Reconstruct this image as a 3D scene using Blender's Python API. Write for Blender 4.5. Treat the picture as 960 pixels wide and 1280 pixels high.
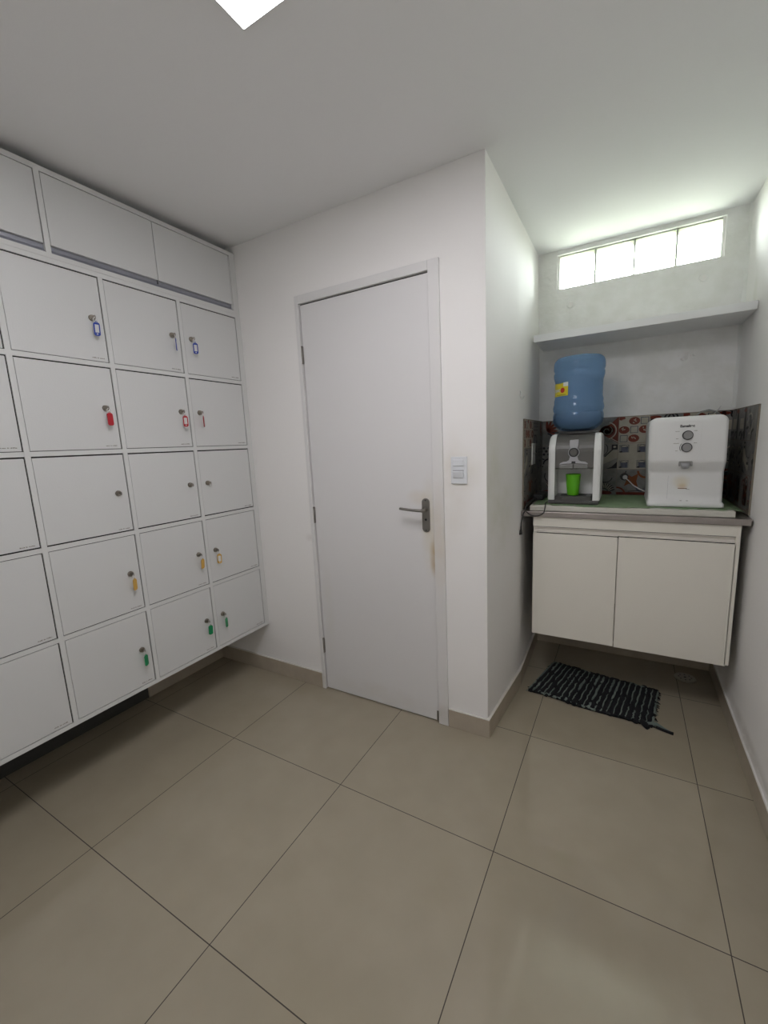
import bpy, bmesh, math, random
from mathutils import Vector, Matrix
random.seed(7)
for o in list(bpy.data.objects): bpy.data.objects.remove(o)
S = bpy.context.scene
COL = S.collection
PI = math.pi

# ------------------------------------------------------------------ camera
YAW, PITCH, ROLL = -0.5188, -0.1666, -0.0444
FPX, PX, PY = 524.799, 484.647, 643.556
CAM = Vector((0.5156, -1.7688, 1.3922))
sy, cy_, sp, cp = math.sin(YAW), math.cos(YAW), math.sin(PITCH), math.cos(PITCH)
fwd = Vector((sy*cp, cy_*cp, sp)); rgt = Vector((cy_, -sy, 0)); upv = rgt.cross(fwd)
r2 = rgt*math.cos(ROLL) + upv*math.sin(ROLL); u2 = upv*math.cos(ROLL) - rgt*math.sin(ROLL)
cd = bpy.data.cameras.new('camera'); cam = bpy.data.objects.new('camera', cd); COL.objects.link(cam)
M = Matrix((r2, u2, -fwd)).transposed().to_4x4(); M.translation = CAM; cam.matrix_world = M
cd.sensor_fit = 'HORIZONTAL'; cd.sensor_width = 36; cd.lens = FPX*36/960
cd.shift_x = -(PX-480)/960; cd.shift_y = (PY-640)/960; cd.clip_start = 0.02; cd.clip_end = 60
S.camera = cam

# ------------------------------------------------------------------ light and exposure
LAMP_STRENGTH = 13.0
SKY_STRENGTH = 88.0
S.view_settings.view_transform = 'Standard'; S.view_settings.look = 'None'
S.view_settings.gamma = 1; S.view_settings.use_curve_mapping = False
S.view_settings.exposure = 0.14
W = bpy.data.worlds.new('sky'); S.world = W; W.use_nodes = True
nt = W.node_tree; nt.nodes.clear()
wo = nt.nodes.new('ShaderNodeOutputWorld'); bg = nt.nodes.new('ShaderNodeBackground')
tc = nt.nodes.new('ShaderNodeTexCoord'); sx = nt.nodes.new('ShaderNodeSeparateXYZ'); rp = nt.nodes.new('ShaderNodeValToRGB')
mr = nt.nodes.new('ShaderNodeMapRange')
nt.links.new(tc.outputs['Generated'], sx.inputs[0]); nt.links.new(sx.outputs['Z'], mr.inputs[0])
mr.inputs[1].default_value = -1; mr.inputs[2].default_value = 1
nt.links.new(mr.outputs[0], rp.inputs[0])
e = rp.color_ramp.elements; e[0].position = 0.44; e[0].color = (0.155, 0.163, 0.135, 1)
e[1].position = 0.56; e[1].color = (0.93, 0.965, 1.0, 1)
x = rp.color_ramp.elements.new(0.5); x.color = (0.40, 0.415, 0.38, 1)
nt.links.new(rp.outputs[0], bg.inputs[0]); bg.inputs[1].default_value = SKY_STRENGTH
nt.links.new(bg.outputs[0], wo.inputs[0])
pl = bpy.data.lights.new('window_portal', 'AREA'); pl.shape = 'RECTANGLE'; pl.size = 0.80; pl.size_y = 0.2
pl.cycles.is_portal = True
po = bpy.data.objects.new('window_portal', pl); COL.objects.link(po)
po.location = (0.506, 1.243, 2.355); po.rotation_euler = (-PI/2, 0, 0)      # faces into the room (-y)

# ------------------------------------------------------------------ materials
def mat(name, col, rough=0.5, metal=0.0, spec=0.5, emit=None, es=0, bump=None, noise=None, coat=0):
    m = bpy.data.materials.new(name); m.use_nodes = True; n = m.node_tree; b = n.nodes['Principled BSDF']
    b.inputs['Base Color'].default_value = (*col, 1); b.inputs['Roughness'].default_value = rough
    b.inputs['Metallic'].default_value = metal; b.inputs['Specular IOR Level'].default_value = spec
    if coat: b.inputs['Coat Weight'].default_value = coat; b.inputs['Coat Roughness'].default_value = .05
    if emit: b.inputs['Emission Color'].default_value = (*emit, 1); b.inputs['Emission Strength'].default_value = es
    t = n.nodes.new('ShaderNodeTexCoord')
    if bump:
        sc, st = bump; nz = n.nodes.new('ShaderNodeTexNoise'); nz.inputs['Scale'].default_value = sc; nz.inputs['Detail'].default_value = 4
        bm_ = n.nodes.new('ShaderNodeBump'); bm_.inputs['Strength'].default_value = st; bm_.inputs['Distance'].default_value = .004
        n.links.new(t.outputs['Object'], nz.inputs[0]); n.links.new(nz.outputs[0], bm_.inputs['Height']); n.links.new(bm_.outputs[0], b.inputs['Normal'])
    if noise:
        sc, c2, lo, hi = noise; nz = n.nodes.new('ShaderNodeTexNoise'); nz.inputs['Scale'].default_value = sc; nz.inputs['Detail'].default_value = 5
        r = n.nodes.new('ShaderNodeValToRGB'); r.color_ramp.elements[0].position = lo; r.color_ramp.elements[1].position = hi
        r.color_ramp.elements[0].color = (*col, 1); r.color_ramp.elements[1].color = (*c2, 1)
        n.links.new(t.outputs['Object'], nz.inputs[0]); n.links.new(nz.outputs[0], r.inputs[0]); n.links.new(r.outputs[0], b.inputs['Base Color'])
    return m

def stained(name, col, spots, rough=.5, bump=None, spec=.5):
    """paint with local stains: spots = (x,y,z,rx,ry,rz,colour,strength)"""
    m = mat(name, col, rough, bump=bump, spec=spec); n = m.node_tree; b = n.nodes['Principled BSDF']
    g = n.nodes.new('ShaderNodeTexCoord'); prev = None
    nz = n.nodes.new('ShaderNodeTexNoise'); nz.inputs['Scale'].default_value = 9; n.links.new(g.outputs['Object'], nz.inputs[0])
    base = n.nodes.new('ShaderNodeRGB'); base.outputs[0].default_value = (*col, 1); prev = base.outputs[0]
    for (x, y, z, rx, ry, rz, c, k) in spots:
        mp = n.nodes.new('ShaderNodeMapping'); mp.vector_type = 'TEXTURE'
        mp.inputs['Location'].default_value = (x, y, z); mp.inputs['Scale'].default_value = (rx, ry, rz)
        n.links.new(g.outputs['Object'], mp.inputs[0])
        ln = n.nodes.new('ShaderNodeVectorMath'); ln.operation = 'LENGTH'; n.links.new(mp.outputs[0], ln.inputs[0])
        ma = n.nodes.new('ShaderNodeMapRange'); ma.interpolation_type = 'SMOOTHSTEP'
        ma.inputs[1].default_value = 1; ma.inputs[2].default_value = 0.1; ma.inputs[3].default_value = 0; ma.inputs[4].default_value = k
        n.links.new(ln.outputs['Value'], ma.inputs[0])
        mu = n.nodes.new('ShaderNodeMath'); mu.operation = 'MULTIPLY'; n.links.new(ma.outputs[0], mu.inputs[0])
        m2 = n.nodes.new('ShaderNodeMapRange'); m2.inputs[1].default_value = .3; m2.inputs[2].default_value = .65; m2.inputs[3].default_value = .35
        n.links.new(nz.outputs[0], m2.inputs[0]); n.links.new(m2.outputs[0], mu.inputs[1])
        mx = n.nodes.new('ShaderNodeMix'); mx.data_type = 'RGBA'; n.links.new(mu.outputs[0], mx.inputs[0])
        n.links.new(prev, mx.inputs[6]); mx.inputs[7].default_value = (*c, 1); prev = mx.outputs[2]
    n.links.new(prev, b.inputs['Base Color'])
    return m

WALLC = (0.865, 0.85, 0.83)
m_wall = stained('wall_paint', WALLC, [(-.10, 0, 1.27, .13, .3, .13, (.60, .57, .44), .3), (-.16, 0, 1.16, .12, .3, .35, (.70, .66, .58), .45), (-1.0, 0, .9, .05, .3, .03, (.5, .45, .4), .3)], .85, bump=(55, .10), spec=.15)
m_alc = stained('alcove_wall_paint', WALLC, [(.0, .05, 1.25, .3, .22, .35, (.66, .66, .50), .35), (.02, .2, 1.05, .3, .25, .3, (.62, .61, .47), .35)], .9, bump=(50, .12), spec=.1)
m_rough = mat('rough_plaster', (.82, .82, .79), .75, bump=(38, 1.0), noise=(9, (.88, .88, .865), .4, .62))
m_right = stained('right_wall_paint', WALLC, [(1.0, .3, .12, .3, .5, .06, (.42, .38, .33), .5), (1.0, .75, .2, .3, .1, .2, (.5, .47, .42), .35), (1.0, .9, 1.95, .3, .06, .2, (.6, .6, .5), .3)], .9, bump=(30, .25), spec=.1)
m_ceil = mat('ceiling_paint', (.85, .85, .845), .8, bump=(70, .06))
m_base = mat('baseboard_tile', (.42, .365, .29), .22, noise=(14, (.46, .40, .32), .35, .7))
m_dgrey = mat('dark_grey_strip', (.05, .05, .044), .5)
m_grout = mat('baseboard_top_caulk', (.62, .60, .55), .8)
m_lock = mat('locker_white_laminate', (.66, .665, .65), .45, bump=(260, .08))
m_lockd = mat('locker_door_laminate', (.645, .65, .64), .42, bump=(260, .08))
m_dark = mat('dark_gap', (.012, .011, .010), .9)  # near-black fill that paints the shade inside gaps and recesses
m_alu = mat('anodised_aluminium_profile', (.36, .37, .42), .35, .6)
m_chrome = mat('chrome', (.42, .40, .37), .28, 1)
m_ring = mat('key_ring_steel', (.72, .71, .69), .35, .5)
m_keym = mat('key_nickel', (.34, .31, .27), .35, 1)
m_blue = mat('blue_tag_plastic', (.012, .045, .33), .35)
m_red = mat('red_tag_plastic', (.42, .008, .02), .35)
m_yel = mat('amber_tag_plastic', (.62, .36, .06), .35)
m_grn = mat('green_tag_plastic', (.008, .25, .09), .35)
m_paper = mat('tag_paper', (.62, .62, .60), .7)
m_ink = mat('faded_label_ink', (.20, .18, .15), .8)
m_door = stained('door_paint', (.73, .72, .715), [(-.249, 0, .86, .034, .3, .12, (.48, .33, .15), 1.3), (-.27, 0, 1.0, .06, .3, .3, (.66, .60, .46), .6), (-.33, 0, 1.14, .07, .3, .05, (.62, .52, .38), .5), (-.6, 0, .06, .4, .3, .08, (.6, .56, .5), .4), (-.9, 0, .5, .05, .3, .4, (.66, .63, .57), .3)], .42)
m_frame = stained('door_frame_paint', (.74, .73, .72), [(-.22, 0, .95, .06, .3, .35, (.60, .50, .36), .5), (-.22, 0, .05, .08, .3, .08, (.5, .46, .4), .6), (-.965, 0, .05, .08, .3, .08, (.5, .46, .4), .4)], .4)
m_steel = mat('brushed_steel_handle', (.26, .245, .225), .38, .9)
m_swt = mat('switch_plastic', (.72, .74, .76), .35)
m_swd = mat('switch_shadow_gap', (.3, .3, .31), .5)
m_cab = mat('cabinet_cream_laminate', (.80, .77, .69), .45, bump=(220, .06))
m_cabs = mat('cabinet_profile', (.74, .70, .64), .45, .0)
m_ctop = mat('stainless_counter', (.33, .30, .28), .33, .85, noise=(8, (.42, .38, .36), .3, .7))
m_board = mat('laminate_board', (.60, .585, .52), .5)
m_cloth = mat('green_cloth', (.40, .57, .32), .9, noise=(18, (.52, .68, .44), .35, .7))
m_shelf = mat('shelf_laminate', (.87, .88, .88), .5)
m_whitep = mat('white_plastic', (.74, .75, .73), .3)
m_greyp = mat('grey_plastic', (.105, .102, .092), .38)
m_dkp = mat('dark_grey_plastic', (.075, .072, .068), .45)
m_silver = mat('silver_plastic', (.42, .42, .44), .35, .2)
m_clearg = mat('smoky_plastic', (.20, .20, .19), .2)
m_black = mat('black_plastic', (.012, .012, .013), .4)
m_cup = mat('green_cup_plastic', (.10, .42, .008), .35)
m_pur = stained('purifier_plastic', (.76, .765, .755), [(.750, .6, 1.137, .028, .3, .02, (.60, .42, .22), .95), (.745, .6, 1.155, .05, .3, .045, (.66, .58, .40), .7)], .28)
m_rust = mat('rust_line', (.16, .06, .02), .7)
m_knobf = mat('purifier_knob_face', (.27, .27, .27), .35)
m_knobr = mat('purifier_knob_rim', (.05, .05, .052), .25)
m_nozzle = mat('purifier_nozzle', (.25, .25, .24), .3)
m_label = mat('yellow_label', (.72, .60, .03), .45)
m_labw = mat('label_white', (.72, .74, .70), .5)
m_labr = mat('label_red', (.50, .03, .02), .5)
m_labg = mat('label_olive', (.38, .34, .02), .5)
m_tilebg = mat('patterned_tile_cream', (.36, .33, .265), .4, spec=.25, noise=(20, (.44, .405, .33), .35, .7))
m_tgrey = mat('patterned_tile_grey', (.15, .148, .14), .4, spec=.25, noise=(22, (.25, .245, .23), .35, .7))
m_tdark = mat('patterned_tile_charcoal', (.014, .013, .017), .4, spec=.2)
m_tred = mat('patterned_tile_rust', (.12, .018, .008), .4, spec=.25, noise=(40, (.17, .03, .012), .3, .7))
m_tora = mat('patterned_tile_orange', (.20, .060, .015), .4, spec=.25)
m_tblu = mat('patterned_tile_slate', (.050, .058, .09), .4, spec=.25, noise=(60, (.10, .11, .145), .35, .65))
m_tgro = mat('tile_grout', (.22, .19, .15), .8)
m_rugb = mat('rug_black_cotton', (.005, .0055, .008), .95, bump=(300, .6))
m_rugg = mat('rug_teal_grey_cotton', (.12, .155, .14), .95, noise=(25, (.21, .25, .22), .35, .7))
m_drain = mat('drain_plastic', (.36, .33, .27), .5)
m_wcord = mat('white_cord', (.66, .66, .64), .4)
m_mortar = mat('glass_block_mortar', (.34, .33, .32), .7)

def floor_mat():
    m = mat('polished_beige_porcelain', (.31, .27, .215), .16, spec=.6); n = m.node_tree; b = n.nodes['Principled BSDF']
    t = n.nodes.new('ShaderNodeTexCoord'); s = n.nodes.new('ShaderNodeSeparateXYZ'); n.links.new(t.outputs['Object'], s.inputs[0])
    T = .6421; fl = []; ds = []
    for ax, off in (('X', -1.1066), ('Y', -1.1922)):
        a = n.nodes.new('ShaderNodeMath'); a.operation = 'SUBTRACT'; n.links.new(s.outputs[ax], a.inputs[0]); a.inputs[1].default_value = off
        d = n.nodes.new('ShaderNodeMath'); d.operation = 'DIVIDE'; n.links.new(a.outputs[0], d.inputs[0]); d.inputs[1].default_value = T
        r = n.nodes.new('ShaderNodeMath'); r.operation = 'ROUND'; n.links.new(d.outputs[0], r.inputs[0])
        f = n.nodes.new('ShaderNodeMath'); f.operation = 'FLOOR'; n.links.new(d.outputs[0], f.inputs[0]); fl.append(f)
        q = n.nodes.new('ShaderNodeMath'); q.operation = 'SUBTRACT'; n.links.new(d.outputs[0], q.inputs[0]); n.links.new(r.outputs[0], q.inputs[1])
        ab = n.nodes.new('ShaderNodeMath'); ab.operation = 'ABSOLUTE'; n.links.new(q.outputs[0], ab.inputs[0]); ds.append(ab)
    mn = n.nodes.new('ShaderNodeMath'); mn.operation = 'MINIMUM'; n.links.new(ds[0].outputs[0], mn.inputs[0]); n.links.new(ds[1].outputs[0], mn.inputs[1])
    lt = n.nodes.new('ShaderNodeMath'); lt.operation = 'LESS_THAN'; n.links.new(mn.outputs[0], lt.inputs[0]); lt.inputs[1].default_value = .0022
    cb = n.nodes.new('ShaderNodeCombineXYZ'); n.links.new(fl[0].outputs[0], cb.inputs[0]); n.links.new(fl[1].outputs[0], cb.inputs[1])
    wn = n.nodes.new('ShaderNodeTexWhiteNoise'); n.links.new(cb.outputs[0], wn.inputs[0])
    nz = n.nodes.new('ShaderNodeTexNoise'); nz.inputs['Scale'].default_value = 7; nz.inputs['Detail'].default_value = 6; n.links.new(t.outputs['Object'], nz.inputs[0])
    av = n.nodes.new('ShaderNodeMath'); av.operation = 'MULTIPLY_ADD'; n.links.new(wn.outputs[0], av.inputs[0]); av.inputs[1].default_value = .25; n.links.new(nz.outputs[0], av.inputs[2])
    cr = n.nodes.new('ShaderNodeValToRGB'); cr.color_ramp.elements[0].position = .3; cr.color_ramp.elements[1].position = .95
    cr.color_ramp.elements[0].color = (.318, .277, .205, 1); cr.color_ramp.elements[1].color = (.362, .318, .238, 1); n.links.new(av.outputs[0], cr.inputs[0])
    mx = n.nodes.new('ShaderNodeMix'); mx.data_type = 'RGBA'; n.links.new(lt.outputs[0], mx.inputs[0]); n.links.new(cr.outputs[0], mx.inputs[6]); mx.inputs[7].default_value = (.045, .035, .025, 1)
    n.links.new(mx.outputs[2], b.inputs['Base Color'])
    rr = n.nodes.new('ShaderNodeMapRange'); n.links.new(lt.outputs[0], rr.inputs[0]); rr.inputs[3].default_value = .065; rr.inputs[4].default_value = .8
    n.links.new(rr.outputs[0], b.inputs['Roughness'])
    return m
m_floor = floor_mat()

def glass_block_mat(diff=0.0):
    m = bpy.data.materials.new('clear_glass_block'); m.use_nodes = True; n = m.node_tree; n.nodes.clear()
    o = n.nodes.new('ShaderNodeOutputMaterial'); tr = n.nodes.new('ShaderNodeBsdfTransparent'); gl = n.nodes.new('ShaderNodeBsdfGlossy'); mx = n.nodes.new('ShaderNodeMixShader')
    tr.inputs[0].default_value = (.97, .98, .97, 1); gl.inputs['Roughness'].default_value = .08
    fr = n.nodes.new('ShaderNodeFresnel'); fr.inputs[0].default_value = 1.45
    n.links.new(fr.outputs[0], mx.inputs[0]); n.links.new(tr.outputs[0], mx.inputs[1]); n.links.new(gl.outputs[0], mx.inputs[2]); 
    tl = n.nodes.new('ShaderNodeBsdfTranslucent'); tl.inputs[0].default_value = (.9, .93, .88, 1); m2 = n.nodes.new('ShaderNodeMixShader'); m2.inputs[0].default_value = diff
    n.links.new(mx.outputs[0], m2.inputs[1]); n.links.new(tl.outputs[0], m2.inputs[2]); n.links.new(m2.outputs[0], o.inputs[0])
    return m
m_glass = glass_block_mat(); m_glassd = glass_block_mat(.28)
def tinted(name, tint, diff, ft, rough=.15):
    m = bpy.data.materials.new(name); m.use_nodes = True; n = m.node_tree; b = n.nodes['Principled BSDF']; o = [x for x in n.nodes if x.type == 'OUTPUT_MATERIAL'][0]
    b.inputs['Base Color'].default_value = (*diff, 1); b.inputs['Roughness'].default_value = rough
    tr = n.nodes.new('ShaderNodeBsdfTransparent'); tr.inputs[0].default_value = (*tint, 1)
    mx = n.nodes.new('ShaderNodeMixShader'); mx.inputs[0].default_value = ft
    n.links.new(b.outputs[0], mx.inputs[1]); n.links.new(tr.outputs[0], mx.inputs[2]); n.links.new(mx.outputs[0], o.inputs[0])
    return m
m_bottle = tinted('blue_bottle_plastic', (.60, .76, .92), (.20, .35, .56), .58)
m_water = mat('water_in_bottle', (.012, .045, .10), .12)
m_glassedge = tinted('glass_block_edge', (.80, .86, .72), (.5, .56, .42), .93, .2)
m_tubec = tinted('clear_tube_plastic', (.8, .82, .8), (.6, .62, .6), .6, .1)

# ------------------------------------------------------------------ mesh builder
class MB:
    def __init__(s): s.bm = bmesh.new(); s.mats = []
    def mi(s, m):
        if m not in s.mats: s.mats.append(m)
        return s.mats.index(m)
    def _new(s, b, m, sm=False):
        i = s.mi(m)
        for f in b.faces: f.material_index = i; f.smooth = sm
        me = bpy.data.meshes.new('t'); b.to_mesh(me); b.free(); s.bm.from_mesh(me); bpy.data.meshes.remove(me)
        return s
    def box(s, x0, x1, y0, y1, z0, z1, m, bev=0, seg=2, rot=None):
        b = bmesh.new(); bmesh.ops.create_cube(b, size=1)
        bmesh.ops.scale(b, vec=(abs(x1-x0), abs(y1-y0), abs(z1-z0)), verts=b.verts)
        if bev: bmesh.ops.bevel(b, geom=b.edges[:], offset=bev, segments=seg, affect='EDGES', profile=.5)
        if rot is not None: bmesh.ops.transform(b, matrix=rot, verts=b.verts)
        bmesh.ops.translate(b, vec=((x0+x1)/2, (y0+y1)/2, (z0+z1)/2), verts=b.verts)
        return s._new(b, m, False)
    def cyl(s, p0, p1, r0, m, r1=None, n=24, caps=True, sm=True):
        p0, p1 = Vector(p0), Vector(p1); r1 = r0 if r1 is None else r1
        b = bmesh.new(); d = p1-p0
        bmesh.ops.create_cone(b, cap_ends=caps, cap_tris=False, segments=n, radius1=r0, radius2=r1, depth=d.length)
        q = d.to_track_quat('Z', 'Y').to_matrix().to_4x4(); q.translation = (p0+p1)/2
        bmesh.ops.transform(b, matrix=q, verts=b.verts); i = s.mi(m)
        for f in b.faces: f.material_index = i; f.smooth = sm and len(f.verts) == 4
        me = bpy.data.meshes.new('t'); b.to_mesh(me); b.free(); s.bm.from_mesh(me); bpy.data.meshes.remove(me)
        return s
    def tube(s, pts, r, m, n=10, closed=False, flat=1.0):
        """round tube along points; r number or list"""
        P = [Vector(p) for p in pts]; N = len(P); b = bmesh.new(); rings = []; prev = None
        for k in range(N):
            a = P[k-1] if (k > 0 or closed) else P[k]; c = P[(k+1) % N] if (k < N-1 or closed) else P[k]
            t = (c-a).normalized()
            if prev is None:
                up = Vector((0, 0, 1)) if abs(t.z) < .9 else Vector((1, 0, 0)); u = t.cross(up).normalized()
            else: u = (prev - t*prev.dot(t)).normalized()
            prev = u; v = u.cross(t)
            rr = r[k] if isinstance(r, (list, tuple)) else r
            rings.append([b.verts.new(P[k]+u*rr*math.cos(2*PI*j/n)+v*rr*flat*math.sin(2*PI*j/n)) for j in range(n)])
        R = range(N if closed else N-1)
        for k in R:
            A, B = rings[k], rings[(k+1) % N]
            for j in range(n): b.faces.new((A[j], A[(j+1) % n], B[(j+1) % n], B[j]))
        if not closed: b.faces.new(rings[0][::-1]); b.faces.new(rings[-1])
        bmesh.ops.recalc_face_normals(b, faces=b.faces[:])
        return s._new(b, m, True)
    def loft(s, rings, m, caps=True, sm=True):
        b = bmesh.new(); V = [[b.verts.new(p) for p in r] for r in rings]; n = len(V[0])
        for A, B in zip(V, V[1:]):
            for j in range(n): b.faces.new((A[j], A[(j+1) % n], B[(j+1) % n], B[j]))
        if caps: b.faces.new(V[0][::-1]); b.faces.new(V[-1])
        bmesh.ops.recalc_face_normals(b, faces=b.faces[:])
        return s._new(b, m, sm)
    def lathe(s, prof, c, m, n=48, wave=None, sm=True):
        rings = []
        for (r, z) in prof:
            ring = []
            for j in range(n):
                th = 2*PI*j/n; dz = wave(r, z, th) if wave else 0
                ring.append((c[0]+r*math.cos(th), c[1]+r*math.sin(th), c[2]+z+dz))
            rings.append(ring)
        return s.loft(rings, m, True, sm)
    def prism(s, pts, axis, a0, a1, m, bev=0, sm=False, seg=3):
        """pts: 2D outline in the two other axes (order x,y,z without axis)"""
        b = bmesh.new()
        def P(p, a):
            if axis == 'x': return (a, p[0], p[1])
            if axis == 'y': return (p[0], a, p[1])
            return (p[0], p[1], a)
        A = [b.verts.new(P(p, a0)) for p in pts]; B = [b.verts.new(P(p, a1)) for p in pts]; n = len(A)
        for j in range(n): b.faces.new((A[j], A[(j+1) % n], B[(j+1) % n], B[j]))
        f0 = b.faces.new(A[::-1]); f1 = b.faces.new(B)
        bmesh.ops.recalc_face_normals(b, faces=b.faces[:])
        if bev:
            eds = list(set(list(f0.edges)+list(f1.edges)))
            bmesh.ops.bevel(b, geom=eds, offset=bev, segments=seg, affect='EDGES', profile=.5)
        return s._new(b, m, sm)
    def poly(s, pts, m):
        b = bmesh.new(); b.faces.new([b.verts.new(p) for p in pts]); return s._new(b, m)
    def move(s, mtx): bmesh.ops.transform(s.bm, matrix=mtx, verts=s.bm.verts); return s
    def obj(s, name, parent=None, auto=None, origin=None):
        me = bpy.data.meshes.new(name)
        if origin is not None: bmesh.ops.translate(s.bm, vec=-Vector(origin), verts=s.bm.verts)
        s.bm.to_mesh(me); s.bm.free()
        for m in s.mats: me.materials.append(m)
        o = bpy.data.objects.new(name, me); COL.objects.link(o)
        if origin is not None: o.location = origin
        if parent is not None:
            o.parent = parent; pr = parent; off = Vector((0, 0, 0))
            while pr is not None: off += pr.location; pr = pr.parent
            if origin is not None: o.location = Vector(origin)-off
            else: o.location = -off
        if auto: me.shade_smooth() if False else None
        return o
def tag(o, label, cat, group=None, kind=None):
    if label: o['label'] = label
    if cat: o['category'] = cat
    if group: o['group'] = group
    if kind: o['kind'] = kind
    return o
def empty(name, loc, label=None, cat=None, group=None, kind=None):
    o = bpy.data.objects.new(name, None); COL.objects.link(o); o.location = loc; o.empty_display_size = .1
    return tag(o, label, cat, group, kind)
def struct(o, label=None): o['kind'] = 'structure'; o['label'] = label or o.name.replace('_', ' '); o['category'] = o.name.split('_')[0]; return o
def text_into(mb, txt, size, loc, rot, m, shear=0, bold=0, ext=.0003):
    cu = bpy.data.curves.new('t', 'FONT'); cu.body = txt; cu.size = size; cu.align_x = 'CENTER'; cu.align_y = 'CENTER'
    cu.shear = shear; cu.offset = bold; cu.extrude = ext
    ob = bpy.data.objects.new('t', cu); COL.objects.link(ob); dg = bpy.context.evaluated_depsgraph_get(); dg.update()
    me = bpy.data.meshes.new_from_object(ob.evaluated_get(dg)); bpy.data.objects.remove(ob)
    me.transform(Matrix.Translation(loc) @ rot.to_4x4()); i = mb.mi(m); b = bmesh.new(); b.from_mesh(me)
    for f in b.faces: f.material_index = i
    b.to_mesh(me); b.free(); mb.bm.from_mesh(me); bpy.data.meshes.remove(me)
RX90 = Matrix.Rotation(PI/2, 3, 'X')     # text standing up, facing -y

# ------------------------------------------------------------------ the room
H = 2.477; D = 1.116; WX = 1.003; XL = -1.85; YF = -2.25
LX = -1.378
DOOR = (-.9505, -.248)
o = MB().box(XL-.12, WX+.12, YF-.12, D+.2, -.1, 0, m_floor).obj('floor'); struct(o, 'polished beige porcelain tile floor')
o = MB().box(XL-.12, WX+.12, YF-.12, D+.2, H, H+.1, m_ceil).obj('ceiling'); struct(o, 'flat white painted ceiling')
o = MB().box(XL-.12, XL, YF-.12, .12, 0, H, m_wall).obj('wall_left'); struct(o, 'white wall behind the lockers')
o = MB().box(XL, WX, YF-.12, YF, 0, H, m_wall).obj('wall_front'); struct(o, 'white wall behind the viewer')
w = MB(); x0, x1 = -.9765+.006, -.1951-.006
w.box(XL, x0, 0, .12, 0, H, m_wall).box(x1, -.001, 0, .12, 0, H, m_wall).box(x0, x1, 0, .12, 2.138, H, m_wall)
struct(w.obj('wall_back'), 'white wall holding the door')
o = MB().box(WX, WX+.12, YF, D+.2, 0, H, m_right).obj('wall_right'); struct(o, 'white right hand wall')
# alcove side wall: plaster that leans slightly out of plumb
def wall_off(y, z):
    g = (.035*min(1, y/.5)**1 if y < .5 else .035+(.018-.035)*(y-.5)/(D-.5))
    t = max(0, min(1, (H-z)/.85)); return g*t*t*(3-2*t)
b = bmesh.new(); NY, NZ = 24, 30; grid = []
for i in range(NY+1):
    grid.append([b.verts.new((wall_off(D*i/NY, H*k/NZ), D*i/NY, H*k/NZ)) for k in range(NZ+1)])
back = [[b.verts.new((-.12, D*i/NY, H*k/NZ)) for k in range(NZ+1)] for i in range(NY+1)]
for G in (grid, back):
    for i in range(NY):
        for k in range(NZ): b.faces.new((G[i][k], G[i+1][k], G[i+1][k+1], G[i][k+1]))
for i in range(NY):
    b.faces.new((grid[i][0], grid[i+1][0], back[i+1][0], back[i][0])); b.faces.new((grid[i][NZ], grid[i+1][NZ], back[i+1][NZ], back[i][NZ]))
for k in range(NZ):
    b.faces.new((grid[0][k], grid[0][k+1], back[0][k+1], back[0][k])); b.faces.new((grid[NY][k], grid[NY][k+1], back[NY][k+1], back[NY][k]))
bmesh.ops.recalc_face_normals(b, faces=b.faces[:])
bmesh.ops.translate(b, vec=(0, .0005, 0), verts=b.verts)
w = MB(); w._new(b, m_alc); struct(w.obj('wall_alcove'), 'white side wall of the kitchen alcove')
# alcove back wall with the window opening
WX0, WX1, WZ0, WZ1 = .107, .905, 2.262, 2.452
w = MB()
w.box(-.12, WX0, D, D+.125, 0, H, m_rough).box(WX1, WX, D, D+.125, 0, H, m_rough).box(WX0, WX1, D, D+.125, 0, WZ0, m_rough).box(WX0, WX1, D, D+.125, WZ1, H, m_rough)
# plaster patches
for (px, pz, r) in ((.186, 2.163, .017), (.826, 2.176, .017)):
    w.lathe([(r+.006, 0), (r, .003), (r*.8, .0035)], (0, 0, 0), m_rough, 20) if False else None
    w.cyl((px, D+.001, pz), (px, D-.003, pz), r+.004, m_rough, r1=r, n=20)
    w.cyl((px+.004, D-.002, pz+.002), (px+.004, D-.0045, pz+.002), r*.55, m_wall, n=16)
for k in range(14):
    a = random.random()*2*PI; rr = random.random()*.045
    w.cyl((.773+rr*math.cos(a), D+.001, 1.785+rr*math.sin(a)*.7), (.773+rr*math.cos(a), D-.0015, 1.785+rr*math.sin(a)*.7), random.uniform(.005, .012), m_wall, r1=.003, n=9)
struct(w.obj('wall_alcove_back'), 'rough white wall at the back of the alcove')
# rough corner strip of plaster on the right
w = MB(); rings = []
for k in range(24):
    z = 1.5+(H-1.5)*k/23; d = .010+random.uniform(0, .006)
    rings.append([(WX-d, D, z), (WX+.001, D, z), (WX+.001, D-d-.02*random.random(), z)])
w.loft(rings, m_rough, sm=False); struct(w.obj('trim_1'), 'uneven plaster fillet in the alcove corner')

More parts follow.
